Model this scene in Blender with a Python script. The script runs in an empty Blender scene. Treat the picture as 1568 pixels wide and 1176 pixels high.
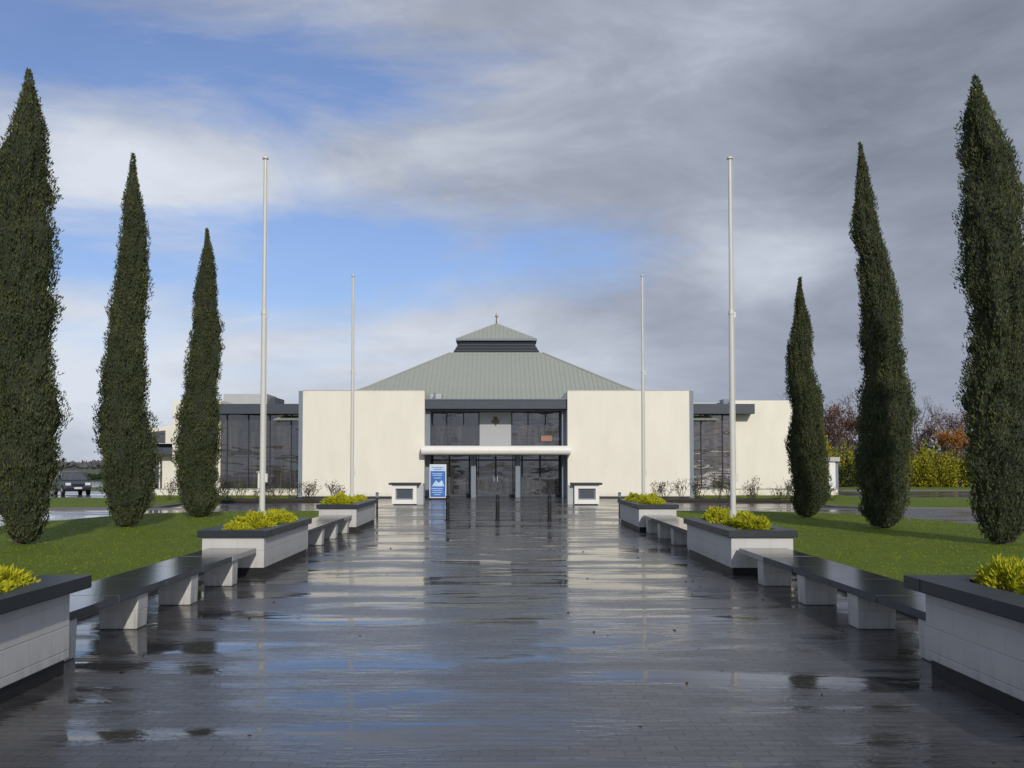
import bpy, math, random
import numpy as np
from mathutils import Vector, Matrix, noise as mnoise
random.seed(5); RS=np.random.RandomState(7)
sc=bpy.context.scene
sc.view_settings.view_transform='Standard'; sc.view_settings.look='None'; sc.view_settings.exposure=0

# ---------------------------------------------------------------- materials
def newmat(name):
    m=bpy.data.materials.new(name); m.use_nodes=True
    nt=m.node_tree; b=nt.nodes['Principled BSDF']; return m,nt,b
def N(nt,t,**kw):
    n=nt.nodes.new(t)
    for k,v in kw.items(): setattr(n,k,v)
    return n
def L(nt,a,b): nt.links.new(a,b)
def math_(nt,op,a,b=None,c=None,clamp=False):
    n=N(nt,'ShaderNodeMath',operation=op); n.use_clamp=clamp
    for i,v in enumerate((a,b,c)):
        if v is None: continue
        if isinstance(v,(int,float)): n.inputs[i].default_value=v
        else: L(nt,v,n.inputs[i])
    return n.outputs[0]
def mixc(nt,f,a,b,mode='MIX'):
    n=N(nt,'ShaderNodeMix',data_type='RGBA',blend_type=mode)
    for i,v in ((0,f),(6,a),(7,b)):
        if isinstance(v,(int,float)): n.inputs[i].default_value=v
        elif isinstance(v,tuple): n.inputs[i].default_value=(*v,1) if len(v)==3 else v
        else: L(nt,v,n.inputs[i])
    return n.outputs[2]
def ramp(nt,f,stops):
    n=N(nt,'ShaderNodeValToRGB'); L(nt,f,n.inputs[0]); e=n.color_ramp.elements
    while len(e)<len(stops): e.new(0.5)
    for i,(p,c) in enumerate(stops):
        e[i].position=p; e[i].color=(c,c,c,1) if isinstance(c,(int,float)) else (*c,1)
    return n.outputs[0]
def noise(nt,vec,scale,detail=4,rough=0.55,dist=0):
    n=N(nt,'ShaderNodeTexNoise'); n.inputs['Scale'].default_value=scale
    n.inputs['Detail'].default_value=detail; n.inputs['Roughness'].default_value=rough
    n.inputs['Distortion'].default_value=dist
    if vec is not None: L(nt,vec,n.inputs['Vector'])
    return n.outputs['Fac']
def geo(nt): return N(nt,'ShaderNodeNewGeometry').outputs['Position']
def mapv(nt,vec,s,loc=(0,0,0),rot=(0,0,0)):
    n=N(nt,'ShaderNodeMapping'); L(nt,vec,n.inputs[0]); n.inputs['Scale'].default_value=s; n.inputs['Location'].default_value=loc; n.inputs['Rotation'].default_value=rot
    return n.outputs[0]
def bump(nt,b,h,strength=0.3,dist=0.01,prev=None):
    n=N(nt,'ShaderNodeBump'); n.inputs['Strength'].default_value=strength; n.inputs['Distance'].default_value=dist
    L(nt,h,n.inputs['Height'])
    if prev is not None: L(nt,prev,n.inputs['Normal'])
    if b is not None: L(nt,n.outputs[0],b.inputs['Normal'])
    return n.outputs[0]
def simple(name,col,rough=0.6,var=0.15,nscale=3,metal=0,bs=0.0,ior=1.5,spec=None):
    m,nt,b=newmat(name); p=geo(nt); f=noise(nt,p,nscale,4)
    c=mixc(nt,f,tuple(x*(1-var) for x in col),tuple(min(1,x*(1+var)) for x in col)); L(nt,c,b.inputs['Base Color'])
    b.inputs['Roughness'].default_value=rough; b.inputs['Metallic'].default_value=metal; b.inputs['IOR'].default_value=ior
    if spec is not None: b.inputs['Specular IOR Level'].default_value=spec
    if bs: bump(nt,b,noise(nt,p,nscale*12,3),bs,0.01)
    return m
def block_paint(name,col,jw,jh,stain=0.5,jstr=0.25,mott=.12):
    m,nt,b=newmat(name); p=geo(nt); s=N(nt,'ShaderNodeSeparateXYZ'); L(nt,p,s.inputs[0])
    cb=N(nt,'ShaderNodeCombineXYZ'); L(nt,math_(nt,'ADD',s.outputs[0],s.outputs[1]),cb.inputs[0]); L(nt,s.outputs[2],cb.inputs[1])
    br=N(nt,'ShaderNodeTexBrick'); L(nt,cb.outputs[0],br.inputs['Vector']); br.inputs['Scale'].default_value=1
    br.inputs['Brick Width'].default_value=jw; br.inputs['Row Height'].default_value=jh; br.inputs['Mortar Size'].default_value=0.008
    br.inputs['Mortar Smooth'].default_value=0.6
    f=noise(nt,mapv(nt,p,(1.2,1.2,0.35)),1.1,5,0.6)
    c=mixc(nt,ramp(nt,f,[(0.35,0.0),(0.8,1.0)]),col,tuple(x*(1-mott) for x in col))
    g=math_(nt,'MULTIPLY',ramp(nt,s.outputs[2],[(0.0,1.0),(0.35,0.0)]),ramp(nt,noise(nt,mapv(nt,p,(8,8,1)),1.5,5),[(0.35,0.0),(0.7,1.0)]))
    g=math_(nt,'MULTIPLY',g,stain)
    c=mixc(nt,g,c,(0.16,0.17,0.13)); c=mixc(nt,math_(nt,'MULTIPLY',br.outputs['Fac'],jstr),c,tuple(x*0.6 for x in col))
    L(nt,c,b.inputs['Base Color']); b.inputs['Roughness'].default_value=0.55
    n1=bump(nt,None,math_(nt,'SUBTRACT',1.0,br.outputs['Fac']),0.5,0.006); bump(nt,b,noise(nt,p,40,3),0.12,0.004,n1)
    return m
M={}
M['wall']=block_paint('white_render',(0.79,0.755,0.655),2.4,9.0,0.45,0.0,.10)
M['block']=block_paint('painted_block',(0.56,0.555,0.545),0.4,0.2,0.7,0.18,.16)
M['lid']=simple('wet_slate_lid',(0.022,0.028,0.036),0.42,0.35,4,bs=0.12,spec=.35)
M['kick']=simple('dark_kick',(0.014,0.014,0.016),0.5,0.3,5,spec=.3)
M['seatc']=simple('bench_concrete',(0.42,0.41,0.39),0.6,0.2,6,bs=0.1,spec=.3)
M['seatd']=simple('bench_concrete_dark',(0.07,0.078,0.09),0.55,0.3,6,bs=0.1,spec=.3)  # darker concrete tone for every seat segment except the last
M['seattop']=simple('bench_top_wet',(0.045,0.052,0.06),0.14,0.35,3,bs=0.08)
M['soil']=simple('soil',(0.03,0.022,0.015),0.9,0.4,10,bs=0.6)
M['dark']=simple('dark_trim',(0.03,0.034,0.042),0.5,0.15,spec=.3)
M['fascia']=simple('fascia_blue_grey',(0.06,0.072,0.095),0.5,0.15,spec=.3)
M['greyblue']=simple('grey_blue_paint',(0.18,0.215,0.27),0.5,0.1)
M['white']=simple('white_paint',(0.78,0.77,0.73),0.4,0.06)
M['pole']=simple('pole_paint',(0.60,0.60,0.56),0.35,0.08)
M['black']=simple('black_metal',(0.016,0.016,0.018),0.45,0.2,spec=.3)
M['panel']=simple('crest_panel',(0.36,0.38,0.40),0.4,0.05,1)  # white panel; shade of the recess is put into this grey base colour
M['bronze']=simple('bronze',(0.13,0.10,0.06),0.35,0.2,metal=0.6)
M['lightgrey']=simple('light_grey_cladding',(0.42,0.44,0.45),0.6,0.1)
M['flatroof']=simple('flat_roof',(0.2,0.2,0.2),0.8,0.2)
M['bark']=simple('bark',(0.075,0.055,0.04),0.9,0.35,8,bs=0.5)
M['twig']=simple('twig',(0.075,0.05,0.038),0.85,0.3)
M['rose']=simple('rose_stem',(0.055,0.05,0.03),0.85,0.3)
M['kerb']=simple('kerb_concrete',(0.11,0.11,0.105),0.5,0.25,4,bs=0.2)
M['carpaint']=simple('car_paint',(0.03,0.038,0.055),0.22,0.1,ior=1.8)
M['silver']=simple('car_silver',(0.4,0.42,0.44),0.25,0.05,metal=0.5)
M['tyre']=simple('tyre',(0.015,0.015,0.015),0.8,0.1)
M['lamp']=simple('lamp_glass',(0.7,0.7,0.7),0.1,0.05)
M['red']=simple('tail_red',(0.35,0.01,0.01),0.2,0.05)
M['pblue']=simple('poster_blue',(0.05,0.16,0.5),0.3,0.5,2.5)
M['plight']=simple('poster_light',(0.5,0.66,0.82),0.3,0.25,5)
M['orange']=simple('poster_orange',(0.3,0.14,0.10),0.5,0.2)
def glassmat(name,base=(0.014,0.015,0.018),tr=0.03,ior=2.5):
    m,nt,b=newmat(name); p=geo(nt)
    f=noise(nt,mapv(nt,p,(3.2,1,0.25)),1.4,4)
    c=mixc(nt,ramp(nt,f,[(0.42,0.0),(0.62,1.0)]),base,(0.055,0.045,0.04)); L(nt,c,b.inputs['Base Color'])
    b.inputs['Roughness'].default_value=tr; b.inputs['IOR'].default_value=ior
    bump(nt,b,noise(nt,mapv(nt,p,(0.5,0.6,1.5)),0.9,2),0.35,0.07)
    return m
M['glass']=glassmat('window_glass')
m,nt,b=newmat('roof_metal'); p=geo(nt); f=noise(nt,mapv(nt,p,(2.5,2.5,0.6)),1.2,5)
L(nt,mixc(nt,f,(0.30,0.325,0.28),(0.36,0.385,0.34)),b.inputs['Base Color']); b.inputs['Roughness'].default_value=0.6
M['roof']=m
M['rib']=simple('roof_rib',(0.32,0.34,0.30),0.6,0.08)

def leafmat(name,c0,c1,c2):
    m,nt,b=newmat(name); a=N(nt,'ShaderNodeAttribute'); a.attribute_name='tint'
    p=geo(nt); f=noise(nt,p,1.6,3)
    c=mixc(nt,a.outputs['Fac'],c0,c1); c=mixc(nt,ramp(nt,f,[(0.45,0.0),(0.72,1.0)]),c,c2)
    L(nt,c,b.inputs['Base Color']); b.inputs['Roughness'].default_value=0.75
    b.inputs['Specular IOR Level'].default_value=0.12
    return m
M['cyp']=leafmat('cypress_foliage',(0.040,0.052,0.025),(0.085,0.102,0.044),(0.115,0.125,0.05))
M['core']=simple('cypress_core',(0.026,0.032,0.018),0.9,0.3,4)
M['gold']=leafmat('golden_conifer',(0.22,0.25,0.015),(0.60,0.56,0.03),(0.36,0.38,0.02))
M['hedge']=leafmat('golden_hedge',(0.12,0.13,0.015),(0.46,0.38,0.03),(0.13,0.17,0.02))
M['dkgreen']=leafmat('dark_shrub',(0.02,0.035,0.015),(0.05,0.075,0.025),(0.03,0.05,0.02))
M['autumn']=leafmat('autumn_leaves',(0.09,0.045,0.03),(0.2,0.085,0.045),(0.11,0.075,0.05))
M['orangeleaf']=leafmat('orange_leaves',(0.22,0.08,0.02),(0.42,0.18,0.03),(0.3,0.16,0.03))
M['roseleaf']=leafmat('rose_leaf',(0.04,0.045,0.02),(0.09,0.07,0.035),(0.07,0.05,0.03))
M['litter']=leafmat('litter',(0.03,0.02,0.012),(0.07,0.05,0.03),(0.05,0.035,0.02))
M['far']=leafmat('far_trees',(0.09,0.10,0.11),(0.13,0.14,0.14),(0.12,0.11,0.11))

m,nt,b=newmat('lawn_grass'); p=geo(nt)
f1=noise(nt,p,0.35,5,0.6); f2=noise(nt,p,7,5,0.75)
c=mixc(nt,f1,(0.075,0.12,0.010),(0.19,0.25,0.018)); c=mixc(nt,ramp(nt,f2,[(0.4,0.0),(0.7,0.7)]),c,(0.055,0.08,0.012))
L(nt,c,b.inputs['Base Color']); b.inputs['Roughness'].default_value=0.8; b.inputs['Specular IOR Level'].default_value=0.2
bump(nt,b,noise(nt,p,45,3,0.8),0.8,0.03); M['lawn']=m
M['blade']=leafmat('grass_blades',(0.09,0.135,0.010),(0.22,0.29,0.02),(0.19,0.21,0.02))
m,nt,b=newmat('ground_fields'); p=geo(nt)
c=mixc(nt,noise(nt,mapv(nt,p,(0.01,0.03,1)),1,5),(0.05,0.07,0.03),(0.11,0.10,0.06)); L(nt,c,b.inputs['Base Color']); b.inputs['Roughness'].default_value=0.9
M['ground']=m
m,nt,b=newmat('wet_asphalt'); p=geo(nt)
f=noise(nt,mapv(nt,p,(0.15,0.5,1)),1,4)
L(nt,mixc(nt,noise(nt,p,30,3),(0.03,0.03,0.033),(0.06,0.06,0.062)),b.inputs['Base Color'])
L(nt,ramp(nt,f,[(0.42,0.06),(0.62,0.35)]),b.inputs['Roughness']); bump(nt,b,noise(nt,p,12,3),0.1,0.006); M['asphalt']=m
# wet paving
m,nt,b=newmat('wet_paving'); p=geo(nt)
br=N(nt,'ShaderNodeTexBrick'); L(nt,p,br.inputs['Vector']); br.inputs['Scale'].default_value=1
br.inputs['Brick Width'].default_value=0.22; br.inputs['Row Height'].default_value=0.11; br.inputs['Mortar Size'].default_value=0.006; br.inputs['Mortar Smooth'].default_value=0.3
br.inputs['Color1'].default_value=(0.050,0.047,0.050,1); br.inputs['Color2'].default_value=(0.095,0.086,0.084,1); br.inputs['Mortar'].default_value=(0.02,0.02,0.02,1)
big=noise(nt,mapv(nt,p,(0.34,1.35,1),(0.3,0.7,0)),1.0,6,0.58,0.35)
big2=noise(nt,mapv(nt,p,(0.5,0.35,1),(7,3,0)),0.7,3,0.5)
wet=math_(nt,'ADD',math_(nt,'MULTIPLY',big,0.8),math_(nt,'MULTIPLY',big2,0.2))
pud=ramp(nt,wet,[(0.45,0.0),(0.545,1.0)])
dry=math_(nt,'SUBTRACT',1.0,pud)
col=mixc(nt,math_(nt,'MULTIPLY',noise(nt,p,0.8,4),.6),br.outputs['Color'],(0.05,0.05,0.053)); col=mixc(nt,math_(nt,'MULTIPLY',pud,.6),col,(0.028,0.028,0.031)); L(nt,col,b.inputs['Base Color'])
fine=noise(nt,p,16,3)
ro=math_(nt,'ADD',math_(nt,'MULTIPLY',dry,0.24),0.035)
ro=math_(nt,'ADD',ro,math_(nt,'MULTIPLY',fine,0.05)); L(nt,ro,b.inputs['Roughness'])
b.inputs['IOR'].default_value=1.58
h=math_(nt,'MULTIPLY',math_(nt,'SUBTRACT',1.0,br.outputs['Fac']),math_(nt,'ADD',math_(nt,'MULTIPLY',dry,0.9),0.1))
smooth=noise(nt,mapv(nt,p,(0.34,1.35,1),(0.3,0.7,0)),1.0,2,0.5,0.35)
n1=bump(nt,None,smooth,0.35,0.05)
n2=bump(nt,None,h,0.6,0.004,n1)
bump(nt,b,math_(nt,'MULTIPLY',fine,math_(nt,'ADD',dry,.12)),0.5,0.007,n2)
M['paving']=m

# ---------------------------------------------------------------- builder
def link(o):
    sc.collection.objects.link(o); return o
def empty(name,loc=(0,0,0)):
    o=bpy.data.objects.new(name,None); o.location=loc; o.empty_display_size=0.3; return link(o)
class B:
    def __init__(s,name,parent=None): s.name=name; s.v=[]; s.f=[]; s.mi=[]; s.mats=[]; s.parent=parent; s.sm=[]
    def m(s,k):
        if k not in s.mats: s.mats.append(k)
        return s.mats.index(k)
    def add(s,vs,fs,k,smooth=False):
        o=len(s.v); s.v+= [tuple(v) for v in vs]; i=s.m(k)
        for f in fs: s.f.append([o+a for a in f]); s.mi.append(i); s.sm.append(smooth)
    def box(s,x0,x1,y0,y1,z0,z1,k,top=None,tx=0,ty=0):
        vs=[(x0,y0,z0),(x1,y0,z0),(x1,y1,z0),(x0,y1,z0),(x0+tx,y0+ty,z1),(x1-tx,y0+ty,z1),(x1-tx,y1-ty,z1),(x0+tx,y1-ty,z1)]
        s.add(vs,[(0,3,2,1),(0,1,5,4),(1,2,6,5),(2,3,7,6),(3,0,4,7)],k); s.add(vs[4:],[(0,1,2,3)],top or k)
    def cyl(s,p0,p1,r0,r1,k,n=12,cap=True,smooth=True):
        p0=Vector(p0);p1=Vector(p1);d=(p1-p0).normalized()
        a=d.orthogonal().normalized(); c=d.cross(a)
        vs=[p0+(a*math.cos(t)+c*math.sin(t))*r0 for t in [2*math.pi*i/n for i in range(n)]]
        vs+=[p1+(a*math.cos(t)+c*math.sin(t))*r1 for t in [2*math.pi*i/n for i in range(n)]]
        s.add(vs,[(i,(i+1)%n,n+(i+1)%n,n+i) for i in range(n)],k,smooth)
        if cap: s.add(vs,[tuple(range(n-1,-1,-1)),tuple(range(n,2*n))],k)
    def prism(s,pts,axis,a,b_,k,smooth=False):
        def P(u,v,w): return {'x':(w,u,v),'y':(u,w,v),'z':(u,v,w)}[axis]
        n=len(pts); vs=[P(u,v,a) for u,v in pts]+[P(u,v,b_) for u,v in pts]
        s.add(vs,[(i,(i+1)%n,n+(i+1)%n,n+i) for i in range(n)],k,smooth)
        s.add(vs,[tuple(range(n)),tuple(range(2*n-1,n-1,-1))],k)
    def done(s,bevel=0,loc=None,rot=0,scale=1,recalc=True):
        me=bpy.data.meshes.new(s.name); org=Vector(loc) if loc else Vector((0,0,0))
        me.from_pydata(s.v,[],s.f); 
        for k in s.mats: me.materials.append(M[k])
        me.polygons.foreach_set('material_index',s.mi); me.polygons.foreach_set('use_smooth',s.sm)
        if recalc:
            import bmesh
            bm=bmesh.new(); bm.from_mesh(me); bmesh.ops.recalc_face_normals(bm,faces=bm.faces) ; bm.to_mesh(me); bm.free()
        me.update(); o=link(bpy.data.objects.new(s.name,me)); o.location=org; o.rotation_euler=(0,0,rot); o.scale=(scale,)*3
        if s.parent: o.parent=s.parent
        if bevel:
            md=o.modifiers.new('bev','BEVEL'); md.width=bevel; md.segments=2; md.limit_method='ANGLE'
        return o
def leaves(name,pos,dirs,ln,wd,mat,parent=None,loc=None):
    n=len(pos); d=dirs/np.linalg.norm(dirs,axis=1,keepdims=True)
    r=RS.normal(size=(n,3)); s=np.cross(d,r); s/=np.linalg.norm(s,axis=1,keepdims=True)+1e-9
    ln=ln[:,None]; wd=wd[:,None]
    V=np.stack([pos,pos+d*ln*0.45+s*wd*0.5,pos+d*ln,pos+d*ln*0.45-s*wd*0.5],1).reshape(-1,3)
    me=bpy.data.meshes.new(name); me.vertices.add(4*n); me.vertices.foreach_set('co',V.ravel())
    me.loops.add(4*n); me.loops.foreach_set('vertex_index',np.arange(4*n,dtype=np.int32))
    me.polygons.add(n); me.polygons.foreach_set('loop_start',np.arange(0,4*n,4,dtype=np.int32)); 
    try: me.polygons.foreach_set('loop_total',np.full(n,4,dtype=np.int32))
    except Exception: pass
    me.materials.append(M[mat]); me.update(calc_edges=True)
    a=me.attributes.new('tint','FLOAT','FACE'); a.data.foreach_set('value',RS.rand(n).astype(np.float32))
    o=link(bpy.data.objects.new(name,me)); 
    if loc is not None: o.location=loc
    if parent: o.parent=parent
    return o

# ---------------------------------------------------------------- ground
g=B('ground'); g.add([(-3000,-600,0),(3000,-600,0),(3000,5000,0),(-3000,5000,0)],[(0,1,2,3)],'ground'); g.done()
g=B('asphalt_road'); g.add([(-75,-30,.004),(75,-30,.004),(75,100,.004),(-75,100,.004)],[(0,1,2,3)],'asphalt'); g.done()
g=B('paved_forecourt'); g.add([(-4.72,-12,.008),(4.72,-12,.008),(4.72,34,.008),(-4.72,34,.008)],[(0,1,2,3)],'paving')
g.add([(-10.5,34,.008),(10.5,34,.008),(10.5,53.6,.008),(-10.5,53.6,.008)],[(0,1,2,3)],'paving'); g.done()
def inpoly(px,py,poly):
    c=np.zeros(len(px),bool); n=len(poly); j=n-1
    for i in range(n):
        xi,yi=poly[i]; xj,yj=poly[j]
        c^=((yi>py)!=(yj>py))&(px<(xj-xi)*(py-yi)/((yj-yi)+1e-12)+xi); j=i
    return c
def lawn(poly,blades=0):
    cx=sum(p[0] for p in poly)/len(poly); cy=sum(p[1] for p in poly)/len(poly)
    b=B('lawn'); n=len(poly)
    out=[(x,y,0.0) for x,y in poly]; top=[(x,y,0.075) for x,y in poly]
    inn=[(x+(cx-x)*0.012,y+(cy-y)*0.012,0.075) for x,y in poly]
    vs=out+top; b.add(vs,[(i,(i+1)%n,n+(i+1)%n,n+i) for i in range(n)],'kerb')
    vs=top+inn; b.add(vs,[(i,(i+1)%n,n+(i+1)%n,n+i) for i in range(n)],'kerb')
    b.add(inn,[tuple(range(n))],'lawn'); o=b.done()
    if blades:
        xs=[p[0] for p in inn]; ys=[p[1] for p in inn]
        px=RS.uniform(min(xs),max(xs),blades); py=min(ys)+(max(ys)-min(ys))*RS.rand(blades)
        k=inpoly(px,py,[(a[0],a[1]) for a in inn]); px=px[k]; py=py[k]; n=len(px)
        pos=np.stack([px,py,np.full(n,0.072)],1); d=np.stack([RS.normal(0,.6,n),RS.normal(0,.6,n),np.ones(n)],1)
        leaves('grass_blades',pos,d,RS.uniform(.02,.05,n),RS.uniform(.006,.016,n),'blade',parent=o)
for s in (-1,1):
    inner=[(4.75,3),(4.75,35.4),(5.2,36),(8,36),(10.2,35.4),(11.8,34.2),(12.8,32.2),(13.3,29.5),(13.8,26),(15,22),(18,17),(24,11),(30,3)]
    lawn([(s*x,y) for x,y in inner],80000)
    strip=[(13.8,40.5),(14.6,39.2),(18,38.6),(40,38.6),(70,38.6),(70,50),(13.8,50)]
    lawn([(s*x,y) for x,y in strip],15000)
    lawn([(s*x,y) for x,y in [(10.6,48.5),(13.6,48.5),(19,50.2),(19,55.5),(10.6,55.5)]],6000)
    lawn([(s*x,y) for x,y in [(22,66),(70,66),(70,74),(22,74)]],0)

# ---------------------------------------------------------------- planters / benches / poles
def bush(center,rx,ry,rz,n,ln=(.035,.08),wd=(.010,.024)):
    ph=RS.rand(n)*2*math.pi; ct=RS.rand(n); st=np.sqrt(1-ct**2)
    nrm=np.stack([np.cos(ph)*st,np.sin(ph)*st,ct],1)
    k=RS.uniform(.55,1.0,n)**0.5
    lump=np.array([mnoise.noise(Vector((a[0]*2.3+center[0]*3,a[1]*2.3+center[1]*3,a[2]*2.3))) for a in nrm])
    k=k*(1+0.6*lump); pos=np.array(center)+nrm*np.array([rx,ry,rz])*k[:,None]
    d=nrm*np.array([1,1,.9])+np.array([0,0,.45])+RS.normal(0,.45,(n,3))
    return pos,d,RS.uniform(*ln,n),RS.uniform(*wd,n)
def cat(parts): return [np.concatenate([p[i] for p in parts]) for i in range(4)]
def planter(s,y0,y1,seed,H=.72,xi=3.68,e=.06):
    xo=4.66; xa,xb=(xi,xo) if s>0 else (-xo,-xi)
    root=empty('planter',((xa+xb)/2,(y0+y1)/2,0)); root_off=Vector(root.location)
    def sub(o): 
        o.location=Vector(o.location)-root_off; return o
    b=B('wall_box',root); b.box(xa,xb,y0,y1,.13,H-.11,'block'); sub(b.done(0.008))
    b=B('kickboard',root); b.box(xa+.03,xb-.03,y0+.03,y1-.03,.009,.13,'kick'); sub(b.done())
    w=.2; b=B('coping',root); z0=H-.108; z1=H
    b.box(xa-e,xb+e,y0-e,y0+w,z0,z1,'lid'); b.box(xa-e,xb+e,y1-w,y1+e,z0,z1,'lid')
    b.box(xa-e,xa+w,y0+w+.003,y1-w-.003,z0,z1,'lid'); b.box(xb-w,xb+e,y0+w+.003,y1-w-.003,z0,z1,'lid'); sub(b.done(0.01))
    b=B('soil',root); b.box(xa+w+.005,xb-w-.005,y0+w+.005,y1-w-.005,H-.13,H-.04,'soil'); sub(b.done())
    parts=[]; rr=random.Random(seed); n=6
    for i in range(n):
        yy=y0+.45+(y1-y0-.9)*i/(n-1)+rr.uniform(-.12,.12)
        h=rr.uniform(.10,.26); parts.append(bush(((xa+xb)/2+rr.uniform(-.12,.12),yy,H-.06),rr.uniform(.18,.36),rr.uniform(.24,.38),h,3200))
    p=cat(parts); o=leaves('golden_shrubs',*p,'gold',parent=root); sub(o)
def bench(s,y0,y1,legs):
    root=empty('bench',(s*4.1,(y0+y1)/2,0)); off=Vector(root.location)
    b=B('seat',root); n=5; L_=(y1-y0)/n
    xa,xb=sorted((s*3.78,s*4.52))
    for i in range(n):
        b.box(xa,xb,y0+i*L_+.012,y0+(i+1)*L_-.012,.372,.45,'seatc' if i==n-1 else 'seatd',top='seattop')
    o=b.done(.008); o.location-=off
    for i,y in enumerate(legs):
        b=B('leg_%d'%(i+1),root); xa,xb=sorted((s*3.82,s*4.22)); b.box(xa,xb,y-.15,y+.15,.009,.37,'block',tx=-.012)
        o=b.done(.015); o.location-=off
def flagpole(x,y,h):
    b=B('flagpole'); b.cyl((0,0,.6),(0,0,.95),.07,.07,'pole',16); b.cyl((0,0,.95),(0,0,h*.62),.050,.044,'pole',16); b.cyl((0,0,h*.62),(0,0,h),.036,.03,'pole',16)
    b.cyl((0,0,h*.62-.04),(0,0,h*.62+.03),.052,.048,'pole',16)
    b.cyl((0,0,h),(0,0,h+.03),.055,.055,'pole',16); b.cyl((0,0,h+.03),(0,0,h+.05),.03,.01,'pole',12)
    b.cyl((.055,0,1.5),(.05,0,h-.05),.004,.004,'pole',5); b.box(.04,.09,-.012,.012,1.45,1.6,'pole'); b.box(.035,.075,-.01,.01,h*.62-.1,h*.62+.0,'pole')
    b.done(loc=(x,y,0))
for s in (-1,1):
    planter(s,4.8,8.3,1+s,.81,3.6,.13); planter(s,15.5,19.1,5+s); planter(s,25.6,29.6,9+s)
    bench(s,8.44,15.42,[8.8,10.6,12.4,14.3]); bench(s,19.18,25.52,[19.6,21.5,23.3,25.1])
    flagpole(s*4.1,17.1,7.15); flagpole(s*4.1,27.6,7.1)
for x,y in ((-1.57,30.9),(0.0,30.9),(1.63,30.9)):
    b=B('bollard'); b.cyl((0,0,.008),(0,0,.76),.062,.062,'black',14); b.cyl((0,0,.76),(0,0,.81),.068,.035,'black',14); b.cyl((0,0,.008),(0,0,.03),.095,.095,'black',14); b.cyl((0,0,.62),(0,0,.65),.065,.065,'fascia',14); b.done(loc=(x,y,0))
for x,y in ((-4.05,33),(4.1,33)):
    b=B('bollard_light'); b.cyl((0,0,.008),(0,0,.66),.035,.035,'black',12); b.cyl((0,0,.66),(0,0,.8),.05,.05,'greyblue',12); b.cyl((0,0,.8),(0,0,.83),.06,.04,'black',12); b.done(loc=(x,y,0))
for s in (-1,1):
    b=B('bin_enclosure'); w=.54; 
    for x0,x1,z0,z1 in ((-w,-w+.16,.05,.88),(w-.16,w,.05,.88),(-w+.16,w-.16,.05,.24),(-w+.16,w-.16,.72,.88)): b.box(x0,x1,-.42,.42,z0,z1,'white')
    b.box(-w+.16,w-.16,-.30,.38,.24,.72,'greyblue'); b.box(-w+.22,w-.22,-.315,-.302,.30,.66,'fascia'); b.box(-w+.06,w-.06,-.38,.38,.01,.05,'kick')
    b.box(-w-.13,w+.13,-.52,.52,.88,.97,'lid')
    b.box(s*-1*(w)-(0 if s<0 else .28),s*-1*w+(.28 if s<0 else 0),-.2,.5,.01,.86,'lightgrey')
    b.done(.01,loc=(s*3.98-.09,43.2,0))

# ---------------------------------------------------------------- building
bld=empty('memorial_hall_building',(0,0,0)); cx=-.085
def X(a): return cx+a
for s in (-1,1):
    b=B('front_wing',bld); xa,xb=sorted((X(s*3.76),X(s*10.18)))
    b.box(xa,xb,51.5,57.5,.10,5.66,'wall',top='flatroof'); b.box(xa+.02,xb-.02,51.54,57.4,0.0,.10,'dark'); b.done(.015)
    b=B('wing_cap',bld); b.box(xa-.01,xb+.01,51.485,51.75,5.662,5.70,'lightgrey'); b.done()
    b=B('corner_fin',bld); xa,xb=sorted((X(s*10.184),X(s*10.42))); b.box(xa,xb,51.62,56.0,.05,5.66,'greyblue'); b.done(.01)
    b=B('recess_jamb',bld); xa,xb=sorted((X(s*3.52),X(s*3.757))); b.box(xa,xb,52.3,53.9,.01,4.68,'greyblue'); b.done()
b=B('roof_beam',bld); b.box(X(-3.757),X(3.757),51.75,56.5,4.72,5.2,'fascia'); b.box(X(-3.7),X(3.7),51.9,56,4.64,4.718,'dark')
b.box(X(-3.757),X(3.757),51.7,51.9,5.202,5.26,'greyblue'); b.done(.01)
b=B('upper_glazing',bld); b.box(X(-3.52),X(3.52),53.6,53.66,2.7,4.7,'glass'); b.done()
b=B('upper_mullions',bld)
for x in (-3.48,-2.7,-1.78,-.94,.86,1.75,2.7,3.48): b.box(X(x-.03),X(x+.03),53.5,53.597,2.72,4.64,'fascia')
b.box(X(-3.5),X(3.5),53.515,53.59,2.72,2.8,'fascia'); b.done()
b=B('crest_panel',bld); b.box(X(-.9),X(.82),53.40,53.50,2.8,4.62,'panel')
b.done(.005)
b=B('crest_emblem',bld); yy=53.395
shield=[(-.10,4.03),(-.10,4.2),(0,4.23),(.10,4.2),(.10,4.03),(.07,3.95),(0,3.9)]
b.prism([(X(u-.03),v) for u,v in shield],'y',yy-.05,yy,'bronze')
for i in range(5): 
    u=-.08+.04*i; b.cyl((X(u-.03),yy-.03,4.26),(X(u-.03+ (u*.3)),yy-.03,4.38-.6*abs(u)*.5),.017,.01,'bronze',6)
b.box(X(-.13),X(.07),yy-.045,yy,4.236,4.262,'bronze')
for q in (-1,1): b.prism([(X(-.03+q*.125),4.16),(X(-.03+q*.22),4.22),(X(-.03+q*.19),4.05),(X(-.03+q*.13),3.98)],'y',yy-.03,yy,'bronze')
b.done()
b=B('entrance_canopy',bld)
prof=[(53.9,2.28),(50.95,2.28)]+[(50.95-.2*math.sin(t),2.515-.235*math.cos(t)) for t in [math.pi*i/10 for i in range(1,10)]]+[(50.95,2.75),(53.9,2.75)]
b.prism(prof,'x',X(-3.88),X(3.88),'white'); b.done(.02)
b=B('door_glazing',bld); b.box(X(-3.52),X(3.52),53.6,53.66,.02,2.28,'glass'); b.done()
b=B('door_frames',bld)
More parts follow.
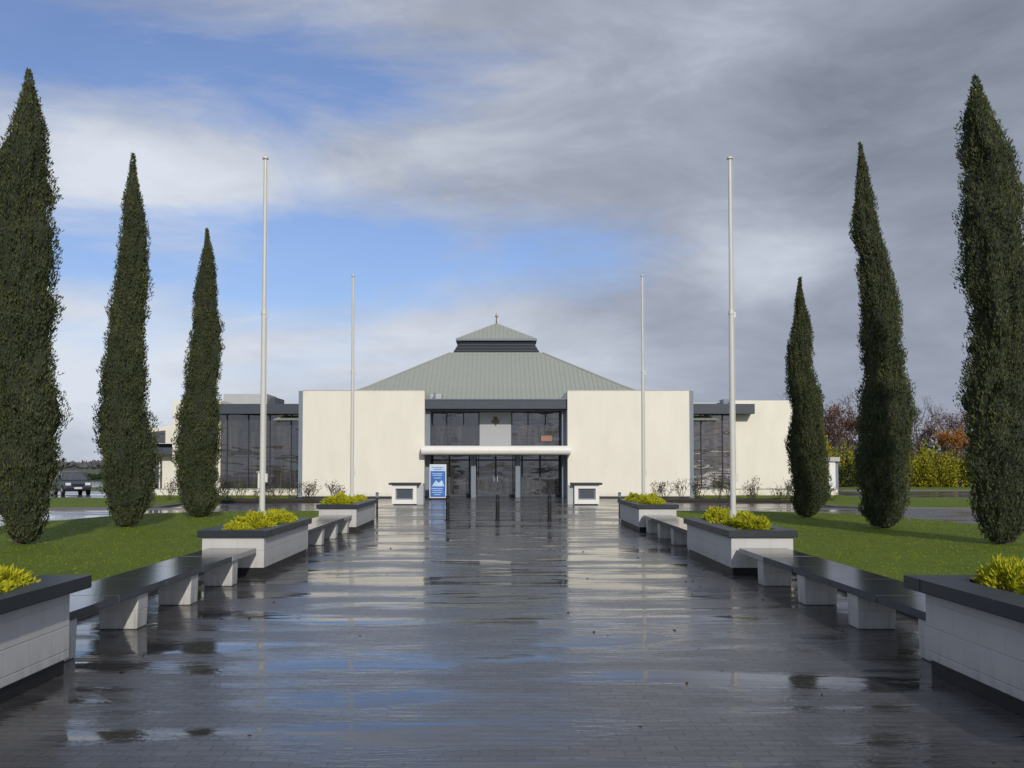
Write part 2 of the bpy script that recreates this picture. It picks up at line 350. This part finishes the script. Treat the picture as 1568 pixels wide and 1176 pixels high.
for x in (-3.46,-2.55,-1.45,-.02,1.42,2.4,3.46): b.box(X(x-.045),X(x+.045),53.5,53.597,.02,2.27,'fascia')
for x in (-.95,.92): b.box(X(x-.025),X(x+.025),53.52,53.597,.02,2.27,'fascia')
b.box(X(-3.5),X(3.5),53.53,53.59,1.98,2.06,'fascia'); b.box(X(-3.5),X(3.5),53.53,53.59,.02,.14,'fascia')
for x in (-.12,.08): b.cyl((X(x),53.45,.85),(X(x),53.45,1.35),.015,.015,'lamp',8)
b.done()
b=B('entrance_columns',bld)
for x in (-1.2,1.16): b.box(X(x-.13),X(x+.13),52.2,52.46,.01,2.279,'greyblue')
b.done(.01)
b=B('notice_panel',bld); b.box(X(2.45),X(3.05),53.42,53.48,3.05,3.35,'orange'); b.done()
def bay(s):
    n='side_bay'; a,c=10.43,15.75 if s<0 else 13.6
    def XX(p,q): return sorted((X(s*p),X(s*q)))
    b=B(n+'_glass',bld); x0,x1=XX(a,c); b.box(x0,x1,56.0,56.06,.45,4.62,'glass'); b.done()
    b=B(n+'_frames',bld); k=a+.05
    while k<c:
        x0,x1=XX(k,k+.045); b.box(x0,x1,55.9,55.997,.45,4.62,'fascia'); k+=1.22
    x0,x1=XX(a,c); b.box(x0,x1,55.93,55.99,2.2,2.26,'fascia'); b.box(x0,x1,55.92,56.05,.36,.449,'fascia'); b.done()
    b=B(n+'_fascia',bld); x0,x1=XX(a,c+.35 if s<0 else 14.6); b.box(x0,x1,55.2,60,4.64,5.2,'fascia',top='flatroof'); b.done(.01)
    b=B(n+'_end_wall',bld); x0,x1=XX(c+.02,18.55 if s<0 else 17.0); b.box(x0,x1,56.1,66,.1,5.45,'wall',top='flatroof'); b.done(.01)
    b=B(n+'_base_wall',bld); x0,x1=XX(a,c); b.box(x0,x1,55.95,56.4,.0,.36,'wall'); b.done()
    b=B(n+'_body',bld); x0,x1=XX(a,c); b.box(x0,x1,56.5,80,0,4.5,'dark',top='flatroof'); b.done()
bay(-1); bay(1)
b=B('roof_plant_box',bld); b.box(-16.4,-13.8,58.5,61,5.0,6.0,'lightgrey'); b.box(-13.6,-13.3,58.5,61,5.0,5.8,'fascia'); b.box(11.0,14.0,58.5,61,4.9,5.5,'lightgrey'); b.box(13.2,13.9,57.2,58.2,5.2,5.6,'greyblue')
b.box(X(-3.55),X(-2.95),53,54,5.2,5.6,'lightgrey'); b.cyl((X(-3.3),52.5,5.2),(X(-3.3),52.5,5.62),.06,.06,'greyblue',8); b.done(.02)
Yc=68.0; W=12.6; zE=4.28; Yt=64.92; wt=Yc-Yt; zT=9.19
b=B('main_body',bld); b.box(cx-10.2,cx+10.2,57.6,79,0,4.5,'lightgrey'); b.done()
b=B('main_roof',bld)
def pyr(b,w0,z0,w1,z1,k,rib=0,rk='rib',sag=0):
    segs=[(w0,z0)]
    if sag:
        segs.append(((w0+w1)/2,(z0+z1)/2-sag))
    segs.append((w1,z1))
    for (a,za),(c,zc) in zip(segs,segs[1:]):
        vs=[(cx-a,Yc-a,za),(cx+a,Yc-a,za),(cx+a,Yc+a,za),(cx-a,Yc+a,za),(cx-c,Yc-c,zc),(cx+c,Yc-c,zc),(cx+c,Yc+c,zc),(cx-c,Yc+c,zc)]
        b.add(vs,[(0,1,5,4),(1,2,6,5),(2,3,7,6),(3,0,4,7)],k)
    if rib:
        for (a,za),(c,zc) in zip(segs,segs[1:]):
            for q in range(4):
                R=Matrix.Rotation(q*math.pi/2,3,'Z'); x=-a+rib/2
                while x<a:
                    e=max(c,abs(x)); 
                    if e<a-.05:
                        ze=za+(zc-za)*(a-e)/(a-c); hw,hh=.018,.022
                        pts=[Vector((x-hw,-a,za)),Vector((x+hw,-a,za)),Vector((x+hw,-e,ze)),Vector((x-hw,-e,ze))]
                        vs=[R@p for p in pts]+[R@(p+Vector((0,-.01,hh))) for p in pts]
                        vs=[(v.x+cx,v.y+Yc,v.z) for v in vs]
                        b.add(vs,[(0,1,5,4),(1,2,6,5),(2,3,7,6),(3,0,4,7),(4,5,6,7)],rk)
                    x+=rib
pyr(b,W,zE,wt,zT,'roof',.28,sag=.16); b.done(recalc=False)
b=B('hip_caps',bld)
for sx in (-1,1):
    mid=((W+wt)/2,(zE+zT)/2-.16)
    for sy in (-1,1):
        b.cyl((cx+sx*W,Yc+sy*W,zE+.01),(cx+sx*mid[0],Yc+sy*mid[0],mid[1]+.01),.06,.06,'rib',6)
        b.cyl((cx+sx*mid[0],Yc+sy*mid[0],mid[1]+.01),(cx+sx*wt,Yc+sy*wt,zT+.01),.06,.06,'rib',6)
b.done()
b=B('cupola_base',bld); b.box(cx-wt,cx+wt,Yc-wt,Yc+wt,zT-.05,zT+.04,'rib')
vs=[(cx+a*q,Yc+c*q,z) for q,z in ((2.9,zT+.04),(2.4,10.12)) for a,c in ((-1,-1),(1,-1),(1,1),(-1,1))]
b.add(vs,[(0,1,5,4),(1,2,6,5),(2,3,7,6),(3,0,4,7),(4,5,6,7)],'dark')
for i in range(4):
    z=9.38+.2*i; q=2.9-.5*(z-zT)/(10.12-zT)+.03; b.box(cx-q,cx+q,Yc-q,Yc-q+.05,z,z+.05,'fascia')
b.done()
b=B('cupola_roof',bld); pyr(b,2.72,10.20,.06,11.6,'roof',.28); b.box(cx-2.72,cx+2.72,Yc-2.72,Yc+2.72,10.08,10.197,'greyblue'); b.done(recalc=False)
b=B('finial',bld); b.cyl((cx,Yc,11.5),(cx,Yc,12.1),.05,.03,'bronze',8); b.box(cx-.1,cx+.14,Yc-.02,Yc+.02,12.05,12.15,'bronze'); b.cyl((cx-.03,Yc,12.1),(cx+.0,Yc,12.4),.05,.01,'bronze',6); b.done()
b=B('left_annex',bld); b.prism([(-20.9,3.0),(-20.9,3.85),(-19.5,4.0),(-18.6,4.3),(-18.6,3.0)],'y',57.5,60,'wall')
b.prism([(-20.6,3.05),(-20.6,3.65),(-19.5,3.78),(-19.5,3.05)],'y',57.44,57.497,'glass')
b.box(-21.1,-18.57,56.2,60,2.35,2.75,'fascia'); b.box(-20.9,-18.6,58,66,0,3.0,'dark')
b.box(-20.9,-20.3,57,57.4,.02,2.349,'wall'); b.box(-19.5,-18.58,57,57.4,.02,2.349,'wall'); b.box(-20.3,-19.5,57.3,57.36,.02,2.34,'glass'); b.box(-20.1,-20.04,57.2,57.29,.02,2.3,'white'); b.box(-19.75,-19.69,57.2,57.29,.02,2.3,'white'); b.done()
for s in (-1,1):
    b=B('low_white_wall'); xa,xb=sorted((s*10.45+cx,s*(18.9)+cx)); b.box(xa,xb,54.3,54.5,.0,.40,'wall'); b.box(xa-.02,xb+.02,54.26,54.54,.401,.44,'lightgrey'); b.done(.01)
b=B('gate_pillar'); b.box(-.2,.2,-.2,.2,.02,1.95,'white'); b.box(-.42,.42,-.35,.35,1.95,2.2,'lightgrey'); b.box(.22,.4,-.1,.2,.02,1.95,'greyblue'); b.done(.015,loc=(19.2,56.5,0))
b=B('gate_pillar'); b.box(-.16,.16,-.2,.2,.02,1.3,'white'); b.box(-.22,.22,-.26,.26,1.3,1.38,'lightgrey'); b.done(.015,loc=(-13.0,54.0,.02))
b=B('poster_sign'); b.box(-.42,.42,-.03,.03,.1,1.78,'white'); b.box(-.38,.38,-.036,-.031,.14,1.45,'pblue'); b.box(-.38,.38,-.036,-.031,1.47,1.74,'plight')
for i,(z,w) in enumerate(((1.6,.3),(1.52,.22),(1.3,.3),(1.22,.26),(1.08,.2),(.55,.32),(.45,.28),(.35,.3),(.25,.18))): b.box(-w,w*.8,-.04,-.0365,z,z+.03,'pblue' if z>1.47 else 'plight')
b.prism([(-.3,.68),(-.1,.98),(.05,.85),(.2,1.0),(.32,.68)],'y',-.041,-.0365,'plight')
b.box(-.45,-.35,-.25,.25,.01,.1,'black'); b.box(.35,.45,-.25,.25,.01,.1,'black'); b.done(.004,loc=(-3.0,49.3,0))

# ---------------------------------------------------------------- cypresses
profA=([0,.02,.08,.2,.35,.55,.73,.82,.9,.96,1.0],[.35,.55,.85,1,1.0,.97,.88,.70,.42,.17,.02])
profB=([0,.02,.06,.18,.36,.54,.68,.78,.89,.95,1.0],[.4,.62,.85,1,.86,.72,.60,.48,.25,.10,.02])
def cypress(x,y,h,R,prof,lean,seed,n=38000):
    root=empty('cypress_tree',(x,y,0)); z0=.12; rs=np.random.RandomState(seed); sd=seed*7.3
    def surf(t,th):
        r=R*np.interp(t,*prof)
        z=z0+t*(h-z0); 
        out=np.empty(len(t))
        for i in range(len(t)):
            c,s_=math.cos(th[i]),math.sin(th[i])
            a=mnoise.noise(Vector((c*1.1+sd,s_*1.1,z[i]*.55)))
            b_=mnoise.noise(Vector((c*2.4,s_*2.4+sd,z[i]*.95-1)))
            d=mnoise.noise(Vector((c*4.5,s_*4.5+sd,z[i]*2.0)))
            e=mnoise.noise(Vector((c*9,s_*9+sd,z[i]*5)))
            g=mnoise.noise(Vector((sd,c*.9+2,z[i]*1.1)))
            hi=1+.9*max(0,t[i]-.55)
            # upswept plumes: ledge-like steps in the outline
            saw=((z[i]*1.15+1.5*mnoise.noise(Vector((c*1.5,s_*1.5,sd+z[i]*.3))))%1.0)
            out[i]=r[i]*(1+hi*(.20*a+.34*b_+.30*d+.22*e+.22*g)+.11*(saw-.5))
        return out,z
    def axis(t): return lean*t**2.2+.08*np.sin(t*7+seed)+.03*np.sin(t*19+seed*3), .05*np.sin(t*5+seed*2)
    nt_,nh=28,110; T=np.repeat(np.linspace(0,.97,nh),nt_); TH=np.tile(np.linspace(0,2*math.pi,nt_,endpoint=False),nh)
    r,z=surf(T,TH); r=r*.84; ax,ay=axis(T)
    vs=np.stack([ax+np.cos(TH)*r,ay+np.sin(TH)*r,z],1)
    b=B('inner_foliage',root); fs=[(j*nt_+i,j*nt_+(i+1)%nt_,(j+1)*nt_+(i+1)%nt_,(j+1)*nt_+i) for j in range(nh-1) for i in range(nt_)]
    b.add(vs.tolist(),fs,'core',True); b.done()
    b=B('trunk',root); b.cyl((0,0,0),(0,0,1.0),.13,.1,'bark',10); b.done()
    t=rs.rand(n*2); acc=rs.rand(n*2)<np.interp(t,*prof)*.9+.12; t=t[acc][:n]; n=len(t); th=rs.rand(n)*2*math.pi
    r,z=surf(t,th); dep=rs.rand(n)**1.6; r=r*(1.0-.18*dep); ax,ay=axis(t)
    pos=np.stack([ax+np.cos(th)*r,ay+np.sin(th)*r,z],1)
    out=np.stack([np.cos(th),np.sin(th),np.zeros(n)],1)
    d=out*rs.uniform(.05,.8,n)[:,None]+np.array([0,0,.95])+rs.normal(0,.28,(n,3))
    ln=rs.uniform(.04,.11,n); wd=rs.uniform(.016,.036,n)
    leaves('foliage',pos,d,ln,wd,'cyp',parent=root)
cypress(-10.1,20.8,10.25,.60,profA,-.12,1)
cypress(-10.15,26.8,10.35,.68,profB,.02,2)
cypress(-9.6,31.6,9.4,.65,profB,.18,3)
cypress(10.75,20.8,10.1,.66,profA,-.35,4)
cypress(10.35,26.2,10.45,.66,profB,-.5,5)
cypress(9.95,31.6,7.8,.54,profB,-.15,6)
cypress(-11.0,17.4,9.2,.55,profA,0,8,20000)

# ---------------------------------------------------------------- autumn trees, hedges, roses
def branches(b,base,h,rs,spread=.45,levels=4,r0=.1,k='twig'):
    tips=[]
    def go(p,d,l,r,lv):
        q=p+d*l; b.cyl(p,q,r,r*.65,k,5 if lv>1 else 3,cap=False)
        if lv>=2: tips.append(q); tips.append((p+q)/2)
        if lv>=levels: return
        for i in range(rs.choice((2,3,3))):
            nd=(d+Vector((rs.uniform(-1,1),rs.uniform(-1,1),rs.uniform(-.1,.6)))*spread*1.5).normalized()
            st=p+d*l*rs.uniform(.6,1); go(st,nd,l*rs.uniform(.6,.85),r*.6,lv+1)
    go(Vector(base),Vector((rs.uniform(-.05,.05),0,1)),h*.33,r0,0); return tips
def autumn_tree(x,y,h,seed,leafn=1500,mat='autumn',spread=.45):
    root=empty('autumn_tree',(x,y,0)); rs=random.Random(seed); b=B('branches',root); tips=branches(b,(0,0,0),h,rs,spread,6,.14); b.done(recalc=False)
    T=np.array([tuple(t) for t in tips]); i=RS.randint(0,len(T),leafn); pos=T[i]+RS.normal(0,.2,(leafn,3))
    leaves('leaves',pos,RS.normal(0,1,(leafn,3)),RS.uniform(.1,.2,leafn),RS.uniform(.07,.14,leafn),mat,parent=root)
rs=random.Random(3)
for i,(px,Y,h,n,mt) in enumerate(((1262,84,6.4,1600,'autumn'),(1288,80,7.0,2200,'autumn'),(1305,88,8.6,300,'autumn'),(1345,90,7.4,700,'autumn'),(1398,92,9.8,150,'autumn'),(1425,84,6.6,1200,'autumn'),(1450,96,7.6,300,'autumn'),(1462,82,5.2,1800,'orangeleaf'),(1475,90,7.0,700,'autumn'),(1505,95,6.6,500,'autumn'),(1206,90,8.0,60,'autumn'),(1245,95,7.0,300,'autumn'))):
    autumn_tree((px-762)/1500*Y,Y,h,20+i,n,mt)
def mass(name,specs,mat,n,ln=(.12,.25),wd=(.06,.14)):
    parts=[bush(c,rx,ry,rz,n,ln,wd) for c,rx,ry,rz in specs]; p=cat(parts); return leaves(name,*p,mat)
mass('golden_hedge',[((x,76+rs.uniform(-1,1),0),1.5,1.3,rs.uniform(2.1,3.2)) for x in (32.5,34,36,37.5,39)],'hedge',3000)
mass('golden_hedge',[((x,80,0),1.5,1.3,rs.uniform(2.6,3.6)) for x in (26.5,28.5)],'hedge',2500)
mass('dark_shrubs',[((x,79+rs.uniform(-2,2),0),2.2,1.5,rs.uniform(1.4,2.2)) for x in np.arange(24,56,2.6)],'dkgreen',2500)
mass('dark_shrubs',[((x,69,0),1.4,1.2,rs.uniform(1.0,1.5)) for x in (36,38,40,42,44)],'dkgreen',2500)
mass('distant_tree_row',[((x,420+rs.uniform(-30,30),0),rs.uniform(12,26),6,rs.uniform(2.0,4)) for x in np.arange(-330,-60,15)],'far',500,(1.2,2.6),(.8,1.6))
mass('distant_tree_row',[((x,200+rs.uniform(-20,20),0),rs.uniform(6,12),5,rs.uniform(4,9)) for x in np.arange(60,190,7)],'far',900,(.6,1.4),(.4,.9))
mass('roadside_shrubs',[((x,112+rs.uniform(-2,2),0),rs.uniform(2,3.5),1.5,rs.uniform(.4,.9)) for x in np.arange(-64,-30,4)],'dkgreen',700,(.2,.4),(.1,.2))
def roses(xs):
    b=B('rose_bushes'); rs=random.Random(len(xs)+int(xs[0]*10)); T=[]
    for x in xs:
        x+=rs.uniform(-.2,.2); y=rs.uniform(46.3,48.2); hh=rs.uniform(.7,1.35)
        for k in range(8):
            a=rs.uniform(0,6.28); p=Vector((x+rs.uniform(-.05,.05),y,.05)); q=p+Vector((math.cos(a)*rs.uniform(.1,.35),math.sin(a)*.2,rs.uniform(.3,.5)*hh))
            b.cyl(p,q,.014,.010,'rose',4,cap=False); T.append(q)
            for j in range(2):
                q2=q+Vector((rs.uniform(-.2,.2),rs.uniform(-.2,.2),rs.uniform(.1,.35)*hh)); b.cyl(q,q2,.010,.006,'rose',3,cap=False); T.append(q2)
    o=b.done(recalc=False); T=np.array([tuple(t) for t in T]); n=len(T)*7; pos=T[RS.randint(0,len(T),n)]+RS.normal(0,.07,(n,3))
    leaves('rose_leaves',pos,RS.normal(0,1,(n,3)),RS.uniform(.04,.09,n),RS.uniform(.03,.06,n),'roseleaf' ,parent=o)
roses([-15.5+.62*i for i in range(14)]); roses([7.6+.62*i for i in range(14)])
for s in (-1,1):
    b=B('rose_bed'); xa,xb=sorted((s*7.0,s*13.7)); b.box(xa,xb,45.8,48.45,.0,.11,'soil'); b.done(.02)
n=130; px=RS.uniform(-3.6,3.6,n); k=RS.rand(n)<.5; px[k]=np.sign(px[k])*(3.65-np.abs(RS.normal(0,.4,k.sum()))); py=RS.uniform(5,30,n)
leaves('fallen_leaves',np.stack([px,py,np.full(n,.012)],1),np.stack([RS.normal(0,1,n),RS.normal(0,1,n),np.zeros(n)+.05],1),RS.uniform(.025,.055,n),RS.uniform(.015,.035,n),'litter')

# ---------------------------------------------------------------- car
def car(x,y,rot,scale=.9,paint='carpaint'):
    b=B('parked_car')
    body=[(-2.1,.42),(-2.15,.8),(-2.05,1.0),(-1.0,1.04),(.95,1.02),(1.75,.92),(2.08,.78),(2.12,.42)]
    b.prism(body,'y',-.86,.86,paint)
    z=1.50
    vs=[(-2.0,-.82,1.02),(1.1,-.82,1.02),(1.1,.82,1.02),(-2.0,.82,1.02),(-1.6,-.64,z),(.35,-.64,z),(.35,.64,z),(-1.6,.64,z)]
    b.add(vs,[(0,1,5,4),(1,2,6,5),(2,3,7,6),(3,0,4,7)],'glass'); b.add([(v[0],v[1],z+.0) for v in vs[4:]]+[(v[0]*.95,v[1]*.93,z+.06) for v in vs[4:]],[(0,1,5,4),(1,2,6,5),(2,3,7,6),(3,0,4,7),(4,5,6,7)],paint)
    for sy in (-1,1):
        b.cyl((1.1,sy*.82,1.02),(.35,sy*.64,z+.02),.045,.045,paint,6); b.cyl((-2.0,sy*.82,1.02),(-1.6,sy*.64,z+.02),.06,.06,paint,6); b.cyl((-.35,sy*.83,1.02),(-.4,sy*.64,z+.02),.035,.035,paint,6)
        for xx in (-1.3,1.35):
            b.cyl((xx,sy*.70,.34),(xx,sy*.90,.34),.34,.34,'tyre',20); b.cyl((xx,sy*.88,.34),(xx,sy*.91,.34),.2,.19,'silver',14)
        b.box(2.03,2.13,sy*.62-.17,sy*.62+.17,.66,.84,'lamp'); b.box(-2.17,-2.08,sy*.7-.1,sy*.7+.1,.72,1.0,'red'); b.box(.85,1.0,sy*.93-.09,sy*.93+.09,1.02,1.18,paint)
    b.box(2.09,2.15,-.4,.4,.62,.76,'black'); b.box(2.1,2.18,-.8,.8,.34,.52,'black'); b.box(2.14,2.19,-.25,.25,.42,.54,'lamp'); b.box(-1.9,1.9,-.8,.8,.28,.43,'black')
    b.done(.03,loc=(x,y,0),rot=rot,scale=scale)
car(-25.3,58.3,math.radians(-56),.86)
car(-52,95,math.radians(10),1,'silver')

# ---------------------------------------------------------------- world
w=bpy.data.worlds.new('World'); sc.world=w; w.use_nodes=True; nt=w.node_tree; bg=nt.nodes['Background']
EL,AZ=24,167
sky=N(nt,'ShaderNodeTexSky',sky_type='NISHITA'); sky.sun_disc=False; sky.sun_elevation=math.radians(EL); sky.sun_rotation=math.radians(AZ); sky.air_density=1.1; sky.dust_density=.6; sky.ozone_density=2.5
tc=N(nt,'ShaderNodeTexCoord').outputs['Generated']; sp=N(nt,'ShaderNodeSeparateXYZ'); L(nt,tc,sp.inputs[0])
dx,dy,dz=sp.outputs
front=math_(nt,'MULTIPLY_ADD',dy,3.0,0.0,clamp=True)
def blob(px,py,sx,sy,amp):
    c=Vector(((px-762)/1500,1,(712-py)/1500)).normalized()
    a=math_(nt,'POWER',math_(nt,'ABSOLUTE',math_(nt,'MULTIPLY',math_(nt,'SUBTRACT',dx,c.x),1500/sx)),2.0)
    b_=math_(nt,'POWER',math_(nt,'ABSOLUTE',math_(nt,'MULTIPLY',math_(nt,'SUBTRACT',dz,c.z),1500/sy)),2.0)
    e=math_(nt,'POWER',2.718,math_(nt,'MULTIPLY',math_(nt,'ADD',a,b_),-1.0))
    return math_(nt,'MULTIPLY',math_(nt,'MULTIPLY',e,front),amp)
def add(*a):
    r=a[0]
    for q in a[1:]: r=math_(nt,'ADD',r,q)
    return r
n1=noise(nt,mapv(nt,tc,(2.6,2.6,9.5),(3.1,0,1.7),(0,.10,0)),1.0,8,0.64,.4)
n2=noise(nt,mapv(nt,tc,(4.5,4.5,12),(0.4,2.0,5.7),(0,.12,0)),1.0,7,0.6,.35)
n3=noise(nt,mapv(nt,tc,(1.3,1.3,3.0),(8.4,2.0,.7)),1.0,3,0.5,.2)
cov=add(math_(nt,'MULTIPLY',math_(nt,'SUBTRACT',n1,.5),1.7),0.68,blob(680,390,340,62,-.62),blob(420,440,170,45,-.35),blob(100,400,130,45,-.5),blob(330,110,360,70,-.24),blob(60,160,160,130,-.2),blob(120,20,400,60,-.24),blob(330,340,150,40,-.22),blob(230,270,170,50,.3),blob(900,190,330,90,.35),blob(1400,300,380,400,.5))
mask=ramp(nt,cov,[(0.26,0.12),(0.76,1.0)])
Bf=add(math_(nt,'MULTIPLY',math_(nt,'SUBTRACT',n2,.5),.9),math_(nt,'MULTIPLY',math_(nt,'SUBTRACT',n3,.5),.35),.56,blob(230,260,260,90,.48),blob(100,560,330,150,.40),blob(620,540,420,80,.26),blob(620,240,200,60,.12),blob(1190,400,120,60,.42),blob(870,250,330,80,-.14),blob(1450,250,330,450,-.24),blob(1400,650,350,90,-.06))
ccol=N(nt,'ShaderNodeValToRGB'); L(nt,Bf,ccol.inputs[0]); e=ccol.color_ramp.elements
e[0].position=.1; e[0].color=(.18,.208,.27,1); e[1].position=1.0; e[1].color=(.70,.75,.84,1); k=e.new(.5); k.color=(.355,.39,.48,1)
cc=mixc(nt,1.0,ccol.outputs[0],(10,10,10),'MULTIPLY')
sk=mixc(nt,1.0,sky.outputs[0],(.88,.92,1.2),'MULTIPLY')
fin=mixc(nt,mask,sk,cc); L(nt,fin,bg.inputs[0]); bg.inputs[1].default_value=.1
s=bpy.data.lights.new('sun','SUN'); s.energy=2.6; s.angle=math.radians(.8); s.color=(1,.94,.83)
so=link(bpy.data.objects.new('sun',s)); a,el=math.radians(AZ),math.radians(EL)
so.rotation_euler=Vector((math.sin(a)*math.cos(el),math.cos(a)*math.cos(el),math.sin(el))).to_track_quat('Z','Y').to_euler()
cam=bpy.data.cameras.new('camera'); co=link(bpy.data.objects.new('camera',cam)); sc.camera=co
P=2.3; cam.sensor_width=36; cam.lens=36*1500/1568; cam.shift_x=22/1568; cam.shift_y=(124-1500*math.tan(math.radians(P)))/1568
cam.clip_end=6000; co.location=(0,0,1.75); co.rotation_euler=(math.radians(90+P),0,0)
